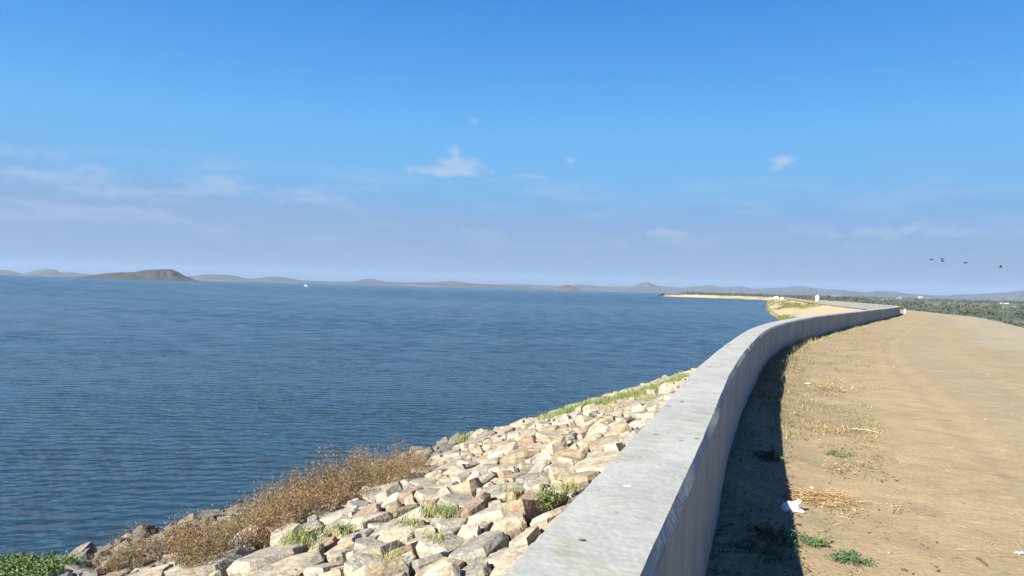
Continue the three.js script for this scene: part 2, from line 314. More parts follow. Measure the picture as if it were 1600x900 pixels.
// ---------------------------------------------------------------- concrete parapet wall, panel by panel
const profile = [[0, -0.35], [0, 0.4], [0, WALL_H - 0.042], [0.030, WALL_H], [0.20, WALL_H + 0.002], [WALL_T - 0.016, WALL_H], [WALL_T, WALL_H - 0.018], [WALL_T, 0.35], [WALL_T, -0.5]];
const perim = profile.map((_, i) => profile.slice(0, i + 1).reduce((t, p, k, arr) => k ? t + Math.hypot(p[0] - arr[k - 1][0], p[1] - arr[k - 1][1]) : 0, 0));
const PER = perim[8];
const faceEnd = perim[2] / PER, topA = perim[3] / PER, topB = perim[5] / PER;
const conc = (u, v) => {
  const m = fbm(u * 22, v * 7, 201, 5, 22, 7), f = fbm(u * 160, v * 46, 203, 3, 160, 46), p = vnoise(u * 700, v * 190, 205, 700, 190);
  let k = 0.74 + 0.10 * (m - 0.5) + 0.07 * (f - 0.5) + 0.05 * (p - 0.5), warm = 0.0;
  if (v < faceEnd + 0.004) {                        // formwork: upright board lines and run marks; whole face darkened as painted-in shade
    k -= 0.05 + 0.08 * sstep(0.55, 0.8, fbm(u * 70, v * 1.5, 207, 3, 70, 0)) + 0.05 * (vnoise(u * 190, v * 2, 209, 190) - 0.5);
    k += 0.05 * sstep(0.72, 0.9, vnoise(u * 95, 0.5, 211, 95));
  } else if (v < topB) {                            // trowelled top: fine lines across the wall, buff stains
    k += 0.05 * (fbm(u * 240, v * 5, 213, 3, 240) - 0.5);
    const st = sstep(0.58, 0.72, fbm(u * 48, v * 14, 215, 4, 48)); warm = 0.6 * st; k -= 0.025 * st;
    k -= 0.16 * sstep(0.86, 0.93, vnoise(u * 130, v * 40, 217, 130)) * sstep(0.5, 0.6, vnoise(u * 31, v * 9, 219, 31));
  } else k += -0.03 + 0.03 * (fbm(u * 40, v * 20, 221, 3, 40) - .5);  // water face dimmed too, matching the shade painted on the land face
  return [k * (1 + 0.00 * warm), k * (1 - 0.005 * warm), k * (0.985 - 0.07 * warm)];
};
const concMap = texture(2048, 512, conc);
const concBump = texture(2048, 512, (u, v) => { let k = 0.5 + 0.35 * (fbm(u * 120, v * 36, 203, 4, 120, 36) - .5) + 0.25 * (vnoise(u * 700, v * 190, 205, 700, 190) - .5); if (v > topA && v < topB) k += .3 * (fbm(u * 240, v * 5, 213, 3, 240) - 0.5); if (v < faceEnd) k += .3 * (vnoise(u * 190, .5, 209, 190) - .5); return [k, k, k]; }, false);
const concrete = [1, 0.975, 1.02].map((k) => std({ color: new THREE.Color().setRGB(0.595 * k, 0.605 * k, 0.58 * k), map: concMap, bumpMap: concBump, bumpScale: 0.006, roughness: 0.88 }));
{
  const wall = thing('parapet_wall', 'long curving grey concrete parapet wall on the dam crest', 'wall'); wall.userData.kind = 'thing';
  const PANEL = 6.3, sJ = sAtZ(5.62), sEnd = sAtZ(156), starts = []; for (let s = sJ - PANEL * 2; s < sEnd; s += PANEL) starts.push(s);
  const r = rng(9);
  starts.forEach((s0, pi) => {
    const s1 = s0 + PANEL - 0.024, near = zOf(s0) < 40, n = near ? 64 : 10, b = new Build(), off = r() * 12, sh = (r() - 0.5) * 0.012, dh = (r() - 0.5) * 0.008;
    const wob = (s, i) => i >= 2 && i <= 6 ? 0.008 * (vnoise(s * 1.1, i * 3.7, 301 + pi) - 0.5) + 0.004 * (vnoise(s * 4.3, i * 3.7, 401 + pi) - 0.5) : 0;
    for (let j = 0; j <= n; j++) {
      const s = lerp(Math.max(0, s0), s1, j / n);
      profile.forEach(([a, h], i) => b.v(...place(s, a + sh + wob(s, i), h + dh + wob(s + 9, i) * 0.7), [1, 1, 1], (s + off) / 12.6, perim[i] / PER));
    }
    const m = profile.length;
    // separate faces so that the arrises stay crisp
    const out = new Build();
    const copy = (k) => out.v(b.p[k * 3], b.p[k * 3 + 1], b.p[k * 3 + 2], [1, 1, 1], b.u[k * 2], b.u[k * 2 + 1]);
    for (let i = 0; i < m - 1; i++) { const ids = []; for (let j = 0; j <= n; j++) ids.push([copy(j * m + i), copy(j * m + i + 1)]); for (let j = 0; j < n; j++) out.q(ids[j][0], ids[j][1], ids[j + 1][1], ids[j + 1][0]); }
    for (const j of [0, n]) { const ids = profile.map((_, i) => copy(j * m + i)); for (let i = 1; i < m - 1; i++) j ? out.t(ids[0], ids[i], ids[i + 1]) : out.t(ids[0], ids[i + 1], ids[i]); }
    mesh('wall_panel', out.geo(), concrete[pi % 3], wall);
  });
}

// ---------------------------------------------------------------- riprap slope
const stoneMap = [0, 1].map((q) => texture(512, 512, (u, v) => {
  const m = fbm(u * 6, v * 6, 401 + q * 50, 5, 6, 6), f = fbm(u * 40, v * 40, 403 + q * 50, 4, 40, 40), rust = 0.55 * sstep(0.58, 0.74, fbm(u * 4 + 2, v * 4, 405 + q * 50, 4, 4, 4)), vein = sstep(0.05, 0.0, Math.abs(fbm(u * 5, v * 9, 407 + q * 50, 4, 5, 9) - 0.5)) * 0.5;
  const k = 0.80 + 0.36 * (m - 0.5) + 0.34 * (f - 0.5) - 0.14 * vein;
  return [k * (1 - 0.04 * rust), k * (0.985 - 0.12 * rust), k * (0.95 - 0.22 * rust)];
}));
const stoneBump = texture(512, 512, (u, v) => { const k = 0.6 * fbm(u * 8, v * 8, 411, 5, 8, 8) + 0.4 * Math.abs(fbm(u * 14, v * 14, 413, 4, 14, 14) - 0.5) * 2; return [k, k, k]; }, false);
const tones = [[0.465, 0.415, 0.325], [0.445, 0.415, 0.35], [0.505, 0.465, 0.38], [0.40, 0.345, 0.25], [0.36, 0.345, 0.30], [0.36, 0.275, 0.215], [0.31, 0.305, 0.275], [0.42, 0.355, 0.25]];
const stoneMat = tones.map((t, i) => std({ color: new THREE.Color().setRGB(...t), map: stoneMap[i % 2], bumpMap: stoneBump, bumpScale: 0.02, roughness: 0.95 }));
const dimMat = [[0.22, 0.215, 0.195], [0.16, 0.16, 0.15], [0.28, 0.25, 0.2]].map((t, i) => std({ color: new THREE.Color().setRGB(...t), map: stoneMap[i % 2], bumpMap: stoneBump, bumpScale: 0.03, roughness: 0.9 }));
const slopeNear = sAtZ(48);
let riprap;
{
  const acr = [-0.05, .25, .6, 1, 1.5, 2, 2.6, 3.2, 4, 5, 6, 7, 8, 9, 10, 11, 12.5, 15];
  const b = sweep(0, S_END, (s) => ZS(s) < 50 ? 0.4 : ZS(s) < 200 ? 0.8 : 2.5, acr, (s, t) => {
    const far = sstep(60, 110, ZS(s)), n = fbm(s / 0.9, t / 0.5, 71, 3), p = slopePoint(s, t);
    p[1] += -0.13 * (1 - far) + 0.3 * (n - 0.5) * far + 0.06 * (n - .5);
    const near = [0.23, 0.195, 0.14], y = [0.34, 0.27, 0.16], g = [0.13, 0.13, 0.05];
    const k = sstep(0.47, 0.58, fbm(s / 26 + t / 9, t / 6 - s / 60, 73, 4) + 0.05 * (n - .5)) * 0.55;
    const m = 0.75 + 0.5 * n;
    return { p, c: [0, 1, 2].map((q) => lerp(near[q], lerp(y[q], g[q], k) * m, far)) };
  });
  riprap = structure('riprap_slope', b.geo(), std({ vertexColors: true, bumpMap: sandBump, bumpScale: 0.03 }), 'slope of pale angular stones between wall and water', 'riprap');
}
function hullStone(poly, h, tilt, r, flat = 0.72) {   // poly: [s, t] corners about 0,0 ; a squat angular block
  const pts = [], ca = r() * 6.283, ta = tilt * r();
  const R = Math.sqrt(poly.reduce((q, p) => q + p[0] ** 2 + p[1] ** 2, 0) / poly.length);
  for (const [x, y] of poly) {
    const sl = (x * Math.cos(ca) + y * Math.sin(ca)) * ta;
    const jt = () => (r() - 0.5) * 0.10 * R;
    const k = flat - 0.16 * r();
    pts.push(new THREE.Vector3(x * k + jt(), h * (0.9 + 0.2 * r()) + sl, y * k + jt()));
    pts.push(new THREE.Vector3(x * 0.99 + jt() * .5, h * (0.15 + 0.45 * r()) + sl * 0.8, y * 0.99 + jt() * .5));
    pts.push(new THREE.Vector3(x * 0.9, -0.22 * R - 0.12, y * 0.9));
  }
  const g = new ConvexGeometry(pts); return stoneUV(g, r() * 7, r() * 7);
}
function stoneUV(g, ou, ov) {
  const p = g.attributes.position, n = g.attributes.normal, uv = new Float32Array(p.count * 2);
  for (let i = 0; i < p.count; i++) { const ax = Math.abs(n.getX(i)), ay = Math.abs(n.getY(i)), az = Math.abs(n.getZ(i)); const [u, v] = ay >= ax && ay >= az ? [p.getX(i), p.getZ(i)] : ax > az ? [p.getZ(i), p.getY(i)] : [p.getX(i), p.getY(i)]; uv[i * 2] = u / 0.9 + ou; uv[i * 2 + 1] = v / 0.9 + ov; }
  g.setAttribute('uv', new THREE.BufferAttribute(uv, 2)); return g;
}
{
  const r = rng(1234), seeds = [], sLo = sAtZ(-1.5), sHi = slopeNear, cell = new Map(), key = (a, b) => a + ',' + b, CS = 0.9;
  const EL = 1.4, tMax = (s) => reach(zOf(s)) + lerp(0.4, 0.1, sstep(15, 22, zOf(s)));   // slabs lie longer along the slope than down it
  const clash = (s, t, R, k) => { const a = Math.floor(s / CS), b = Math.floor(t / CS); for (let i = -1; i <= 1; i++) for (let j = -1; j <= 1; j++) for (const q of cell.get(key(a + i, b + j)) ?? []) if (Math.hypot(q.s - s, q.t - t) < (q.R + R) * k) return true; return false; };
  const add = (s, t, R) => { const q = { s, t, R, small: false }; seeds.push(q); const k = key(Math.floor(s / CS), Math.floor(t / CS)); if (!cell.has(k)) cell.set(k, []); cell.get(k).push(q); return q; };
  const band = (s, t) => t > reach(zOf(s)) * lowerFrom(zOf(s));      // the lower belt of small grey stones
  for (let k = 0; k < 60000; k++) {
    const s_ = lerp(sLo, sHi, r()), t = 0.05 + r() * (tMax(s_) - 0.05), low = band(s_, t), f = k / 60000, s = s_ / EL;
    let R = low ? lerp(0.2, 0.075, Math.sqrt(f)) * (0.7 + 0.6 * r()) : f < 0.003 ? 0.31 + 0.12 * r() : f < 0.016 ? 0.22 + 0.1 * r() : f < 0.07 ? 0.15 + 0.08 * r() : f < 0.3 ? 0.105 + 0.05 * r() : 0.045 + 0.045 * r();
    if (!clash(s, t, R, 0.93)) add(s, t, R).small = low;
  }
  console.log('stones', seeds.length);
  // power cells
  const stones = [];
  for (const q of seeds) {
    const ns = []; const a = Math.floor(q.s / CS), b = Math.floor(q.t / CS);
    for (let i = -2; i <= 2; i++) for (let j = -2; j <= 2; j++) for (const w of cell.get(key(a + i, b + j)) ?? []) if (w !== q && Math.hypot(w.s - q.s, w.t - q.t) < 1.5) ns.push(w);
    const lim = q.R * 1.75; let poly = []; const n0 = 9, a0 = r() * 6.28; for (let i = 0; i < n0; i++) poly.push([Math.cos(a0 + i / n0 * 6.283) * lim * (0.85 + .3 * r()), Math.sin(a0 + i / n0 * 6.283) * lim * (0.85 + .3 * r())]);
    for (const w of ns) {
      const dx = w.s - q.s, dy = w.t - q.t, d2 = dx * dx + dy * dy, lim2 = (d2 + q.R * q.R - w.R * w.R) / 2 - 0.008 * Math.sqrt(d2), out = [];
      for (let i = 0; i < poly.length; i++) { const A = poly[i], B = poly[(i + 1) % poly.length], fa = A[0] * dx + A[1] * dy - lim2, fb = B[0] * dx + B[1] * dy - lim2; if (fa <= 0) out.push(A); if (fa * fb < 0) { const u = fa / (fa - fb); out.push([lerp(A[0], B[0], u), lerp(A[1], B[1], u)]); } }
      poly = out; if (poly.length < 3) break;
    }
    if (poly.length >= 3) {                             // keep clear of the wall
      const out = [], lim2 = q.t - 0.03; for (let i = 0; i < poly.length; i++) { const A = poly[i], B = poly[(i + 1) % poly.length], fa = -A[1] - lim2, fb = -B[1] - lim2; if (fa <= 0) out.push(A); if (fa * fb < 0) { const u = fa / (fa - fb); out.push([lerp(A[0], B[0], u), lerp(A[1], B[1], u)]); } } poly = out;
    }
    if (poly.length < 3) continue;
    poly = poly.filter((A, i) => { const B = poly[(i + 1) % poly.length]; return Math.hypot(A[0] - B[0], A[1] - B[1]) > q.R * 0.42; }); if (poly.length < 3) continue;
    let area = 0; poly.forEach((A, i) => { const B = poly[(i + 1) % poly.length]; area += A[0] * B[1] - A[1] * B[0]; }); area = Math.abs(area) / 2;
    if (area < 0.004) continue;
    poly = poly.map(([x, y]) => [x * EL, y]); area *= EL;
    const base = slopePoint(q.s * EL, q.t), w = along(q.s * EL), dist = Math.hypot(base[0], base[1] - EYE, base[2]);
    stones.push({ q, poly, area, base, w, dist, seen: area / dist / dist });
  }
  stones.sort((A, B) => B.seen - A.seen);
  const fill = tones.map(() => []), dimFill = dimMat.map(() => []);
  const slopeTilt = new THREE.Matrix4(), mat = new THREE.Matrix4();
  stones.forEach((S, i) => {
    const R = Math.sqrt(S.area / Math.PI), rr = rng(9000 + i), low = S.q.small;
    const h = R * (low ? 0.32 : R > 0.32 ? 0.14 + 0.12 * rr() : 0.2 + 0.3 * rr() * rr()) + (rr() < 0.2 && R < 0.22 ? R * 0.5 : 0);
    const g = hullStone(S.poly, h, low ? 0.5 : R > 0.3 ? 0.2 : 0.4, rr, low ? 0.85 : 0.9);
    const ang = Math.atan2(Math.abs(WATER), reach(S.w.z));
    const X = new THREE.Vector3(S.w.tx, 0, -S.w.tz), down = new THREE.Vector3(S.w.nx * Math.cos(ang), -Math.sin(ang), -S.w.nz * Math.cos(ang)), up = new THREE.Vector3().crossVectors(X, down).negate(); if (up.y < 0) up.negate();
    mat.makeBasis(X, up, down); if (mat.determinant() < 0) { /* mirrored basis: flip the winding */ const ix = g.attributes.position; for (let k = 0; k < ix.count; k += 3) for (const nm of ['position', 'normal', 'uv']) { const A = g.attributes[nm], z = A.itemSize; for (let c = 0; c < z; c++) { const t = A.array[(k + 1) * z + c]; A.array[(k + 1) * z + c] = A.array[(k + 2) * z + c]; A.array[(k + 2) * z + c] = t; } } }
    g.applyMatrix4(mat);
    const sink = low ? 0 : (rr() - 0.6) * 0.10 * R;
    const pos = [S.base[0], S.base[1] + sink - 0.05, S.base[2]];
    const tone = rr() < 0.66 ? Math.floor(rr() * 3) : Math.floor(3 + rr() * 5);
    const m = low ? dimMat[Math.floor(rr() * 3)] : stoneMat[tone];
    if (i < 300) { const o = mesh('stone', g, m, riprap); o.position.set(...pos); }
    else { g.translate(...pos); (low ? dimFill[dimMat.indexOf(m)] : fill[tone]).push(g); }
  });
  const put = (list, m) => { if (list.length) { const o = mesh('small_stones', mergeGeometries(list), m, riprap); o.userData.kind = 'stuff'; } };
  fill.forEach((l, i) => put(l, stoneMat[i])); dimFill.forEach((l, i) => put(l, dimMat[i]));
}
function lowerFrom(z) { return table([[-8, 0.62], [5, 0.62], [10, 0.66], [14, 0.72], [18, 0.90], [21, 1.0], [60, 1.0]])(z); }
console.log('riprap done');
// ---------------------------------------------------------------- finding places on the dam
function locate(x, z) { let best = 1e18, k = 0; for (let i = 0; i <= N_PATH; i += 2) { const p = path[i], d = (p.x - x) ** 2 + (p.z - z) ** 2; if (d < best) { best = d; k = i; } } const w = along(path[k].s), dx = x - w.x, dz = z - w.z; return { s: path[k].s + dx * w.tx + dz * w.tz, a: dx * w.nx + dz * w.nz }; }
function onCrest(px, py) { let [x, z] = onLevel(px, py, EYE), y = 0; for (let k = 0; k < 3; k++) { const q = locate(x, z); y = groundY(q.s, -q.a); [x, z] = onLevel(px, py, EYE - y); } return new THREE.Vector3(x, y, -z); }
function onSlope(px, py) { let y = -1.5, x = 0, z = 0; for (let k = 0; k < 14; k++) { [x, z] = onLevel(px, py, EYE - y); const q = locate(x, z); y = lerp(y, Math.max(WATER, slopePoint(q.s, Math.max(0, q.a - WALL_T))[1]), 0.6); } return new THREE.Vector3(x, y, -z); }
const leafMat = new THREE.MeshStandardMaterial({ vertexColors: true, roughness: 0.85, side: THREE.DoubleSide });
const mix3 = (a, b, t) => [0, 1, 2].map((q) => lerp(a[q], b[q], t));
function blade(B, x, y, z, az, len, lean, w, c) {     // a grass blade of three bending steps
  const dx = Math.cos(az), dz = Math.sin(az), px = -dz * w / 2, pz = dx * w / 2; let X = x, Y = y, Z = z, l = lean, pa = null;
  for (let k = 0; k < 3; k++) {
    const f = 1 - k / 3; const A = B.v(X - px * f, Y, Z - pz * f, c), C = B.v(X + px * f, Y, Z + pz * f, c);
    if (pa) B.q(pa[0], pa[1], C, A); pa = [A, C];
    X += dx * Math.sin(l) * len / 3; Z += dz * Math.sin(l) * len / 3; Y += Math.cos(l) * len / 3; l += lean * 0.7;
  }
  B.t(pa[0], pa[1], B.v(X, Y, Z, c));
}
function tuft(B, x, y, z, n, h, w, ca, cb, r, spread = 0.06, lean = 0.5) { for (let k = 0; k < n; k++) { const a = r() * 6.283, d = Math.sqrt(r()) * spread; blade(B, x + Math.cos(a) * d, y - 0.01, z + Math.sin(a) * d, r() * 6.283, h * (0.5 + 0.7 * r()), lean * (0.2 + r()), w * (0.7 + .6 * r()), mix3(ca, cb, r())); } }
function stem(B, a, b, w, c) {                        // a three-sided twig
  const d = new THREE.Vector3().subVectors(b, a), n = new THREE.Vector3(0.3, 0.2, 0.9).cross(d).normalize(), m = new THREE.Vector3().crossVectors(d, n).normalize(), A = [], C = [];
  for (let k = 0; k < 3; k++) { const t = k * 2.094, o = n.clone().multiplyScalar(Math.cos(t)).addScaledVector(m, Math.sin(t)); A.push(B.v(a.x + o.x * w, a.y + o.y * w, a.z + o.z * w, c)); C.push(B.v(b.x + o.x * w * 0.5, b.y + o.y * w * .5, b.z + o.z * w * .5, c)); }
  for (let k = 0; k < 3; k++) { const j = (k + 1) % 3; B.q(A[k], A[j], C[j], C[k]); }
}
function leaf(B, p, size, r, c) { const a = r() * 6.283, e = (r() - 0.3) * 1.6, u = new THREE.Vector3(Math.cos(a) * Math.cos(e), Math.sin(e), Math.sin(a) * Math.cos(e)), v = new THREE.Vector3(r() - .5, r() - .5, r() - .5).cross(u).normalize(); const P = [[0, 0], [0.45, 0.28], [1, 0], [0.45, -0.28]].map(([s, t]) => [p.x + (u.x * s + v.x * t) * size, p.y + (u.y * s + v.y * t) * size, p.z + (u.z * s + v.z * t) * size]); B.quad(P, c); }
function shrubParts(seed, o) {                        // twigs and leaves of one bush about its foot
  const r = rng(seed), T = new Build(), L = new Build(), V = (x, y, z) => new THREE.Vector3(x, y, z);
  for (let k = 0; k < o.stems; k++) {
    const az = r() * 6.283, out = Math.sqrt(r()) * o.rad, h = o.h * (0.45 + 0.6 * r()) * (1 - 0.45 * (out / o.rad) ** 2), b = V(Math.cos(az) * out * 0.35, 0, Math.sin(az) * out * 0.35);
    let p = b, n = 5;
    for (let j = 1; j <= n; j++) {
      const f = j / n, q = V(lerp(b.x, Math.cos(az) * out, f) + (r() - .5) * .05 * o.h, h * Math.pow(f, 0.85), lerp(b.z, Math.sin(az) * out, f) + (r() - .5) * .05 * o.h);
      stem(T, p, q, o.tw * (1.15 - f * 0.75), mix3(o.twA, o.twB, r()));
      for (let m = 0; m < o.leaves * (0.3 + f); m++) { const t = r(), at = V(lerp(p.x, q.x, t) + (r() - .5) * o.puff, lerp(p.y, q.y, t) + (r() - .5) * o.puff, lerp(p.z, q.z, t) + (r() - .5) * o.puff); leaf(L, at, o.leaf * (0.5 + r()), r, mix3(o.cA, o.cB, Math.pow(r(), 1.3))); }
      p = q;
    }
  }
  return [T.geo(), L.geo()];
}
function plant(name, parts, pos, turn, size, label, category, group, squash = 1) {
  const o = thing(name, label, category, group); for (const [n, g] of [['stems', parts[0]], ['foliage', parts[1]]]) mesh(n, g, leafMat, o).userData.kind = 'stuff';
  o.position.copy(pos); o.rotation.y = turn; o.scale.set(size, size * squash, size); return o;
}
// ---------------------------------------------------------------- plants on the slope
{
  const brown = { stems: 96, rad: 0.42, h: 0.66, tw: 0.0032, twA: [0.11, 0.07, 0.035], twB: [0.24, 0.17, 0.085], leaves: 5, puff: 0.07, leaf: 0.022, cA: [0.10, 0.06, 0.028], cB: [0.24, 0.175, 0.08] };
  const kinds = [shrubParts(11, brown), shrubParts(12, { ...brown, h: 0.85, rad: 0.36, leaves: 3, cB: [0.2, 0.165, 0.06] }), shrubParts(13, { ...brown, h: 0.5, rad: 0.5, cA: [0.13, 0.06, 0.03] })];
  const r = rng(21);
  const spots = [[175, 893, 0.7], [215, 884, 0.8], [262, 872, 0.8], [300, 880, 0.9], [292, 860, .7], [335, 852, 0.8], [380, 838, 0.9], [412, 818, 0.8], [418, 848, .85], [440, 806, .9], [462, 790, 1.0], [482, 806, 1.0], [488, 782, 1.1], [515, 774, 1.1], [540, 784, 0.9], [548, 766, 1.1], [570, 758, 1.1], [598, 752, 0.9], [612, 760, 0.8], [622, 744, 0.9], [640, 746, 0.8], [655, 736, 0.7], [350, 868, .7], [470, 768, 0.9], [320, 870, .8], [560, 744, .9], [455, 806, 1], [432, 826, 0.9], [392, 852, 0.9], [508, 790, 1.05], [310, 888, .8], [590, 764, .8]];
  spots.forEach(([px, py, k], i) => plant('dry_shrub', kinds[i % 3], onSlope(px, py), r() * 6.28, k * (0.85 + 0.3 * r()), 'brown dry shrub in the thicket between pale stones and water', 'shrub', 'dry brown shrubs above the waterline'));
  const greenO = { stems: 40, rad: 0.45, h: 0.30, tw: 0.004, twA: [0.06, 0.08, 0.03], twB: [0.1, 0.12, 0.05], leaves: 6, puff: 0.10, leaf: 0.045, cA: [0.03, 0.065, 0.015], cB: [0.12, 0.19, 0.04] };
  const gk = [shrubParts(31, greenO), shrubParts(32, { ...greenO, h: .24 })];
  [[12, 893, 0.95], [52, 889, 0.9], [92, 892, 0.8], [-25, 892, 1.0], [30, 902, .9], [72, 903, .8]].forEach(([px, py, k], i) => plant('green_shrub', gk[i % 2], onSlope(px, py), r() * 6.28, k, 'bright green leafy shrub low at the water in the lower left corner', 'shrub', 'green shrubs in the lower left corner'));
  plant('weed', shrubParts(41, { ...greenO, stems: 16, rad: 0.12, h: 0.34, leaf: 0.035, leaves: 4, cB: [0.16, 0.17, 0.05] }), onSlope(852, 793), 1, 0.9, 'green leafy weed growing from a gap beside the wall, among pale stones', 'weed');
  plant('weed', shrubParts(42, { ...greenO, stems: 14, rad: 0.12, h: 0.2, leaf: 0.03, leaves: 4 }), onSlope(541, 834), 2, 0.8, 'small green weed among pale stones in the middle of the slope', 'weed');
  // grass in the joints and along the water's edge
  const B = new Build(), ga = [0.07, 0.12, 0.025], gb = [0.24, 0.27, 0.08], gc = [0.15, 0.2, 0.05], ya = [0.32, 0.27, 0.11];
  const edge = [[845, 657], [880, 646], [905, 638], [925, 633], [945, 629], [965, 624], [985, 619], [1010, 612], [1035, 604], [1060, 595], [1075, 590]];
  for (let i = 0; i < edge.length - 1; i++) for (let k = 0; k < 44; k++) { const f = r(), p = onSlope(lerp(edge[i][0], edge[i + 1][0], f) + (r() - .5) * 6, lerp(edge[i][1], edge[i + 1][1], f) + r() * 5); tuft(B, p.x, p.y + 0.05, p.z, 7, 0.23, 0.011, ga, r() < .12 ? ya : gc, r, 0.16, 0.45); }
  for (const [px, py, wx, wy, n, h] of [[722, 690, 22, 3, 30, 0.32], [470, 852, 34, 8, 40, 0.2], [685, 806, 36, 9, 50, 0.14], [520, 836, 30, 6, 16, 0.14], [800, 770, 20, 4, 10, 0.14], [860, 785, 20, 8, 18, 0.2], [640, 822, 20, 6, 14, 0.12], [1010, 625, 30, 6, 30, 0.2], [950, 640, 40, 8, 20, 0.2], [680, 845, 14, 5, 8, .12], [885, 770, 12, 5, 12, .2], [795, 800, 12, 6, 8, .2], [610, 880, 20, 8, 8, .14]])
    for (let k = 0; k < n; k++) { const p = onSlope(px + (r() + r() - 1) * wx, py + (r() + r() - 1) * wy); tuft(B, p.x, p.y + 0.03, p.z, 8, h, 0.008, ga, r() < 0.45 ? ya : gb, r, 0.09, 0.6); }
  const g = mesh('grass', B.geo(), leafMat); g.userData = { kind: 'stuff', label: 'green grass between the stones and along the water', category: 'grass' };
  // low scrub on the far slope beyond the bend
  const F = new Build();
  for (let k = 0; k < 900; k++) { const s = lerp(sAtZ(110), sAtZ(560), r() ** 1.6), t = r() * 9; if (fbm(s / 26 + t / 9, t / 6 - s / 60, 73, 4) < 0.585 && t < 8.6) continue; const p = slopePoint(s, t), z = -p[2]; for (let m = 0; m < 26; m++) leaf(F, new THREE.Vector3(p[0] + (r() - .5) * 1.3, p[1] + r() * 0.3, p[2] + (r() - .5) * 1.3), 0.35, r, mix3([0.06, 0.08, 0.02], [0.2, 0.2, 0.07], r())); }
  const fs = mesh('scrub', F.geo(), leafMat); fs.userData = { kind: 'stuff', label: 'low green scrub on the far slope past the bend', category: 'scrub' };
}
console.log('slope plants done');
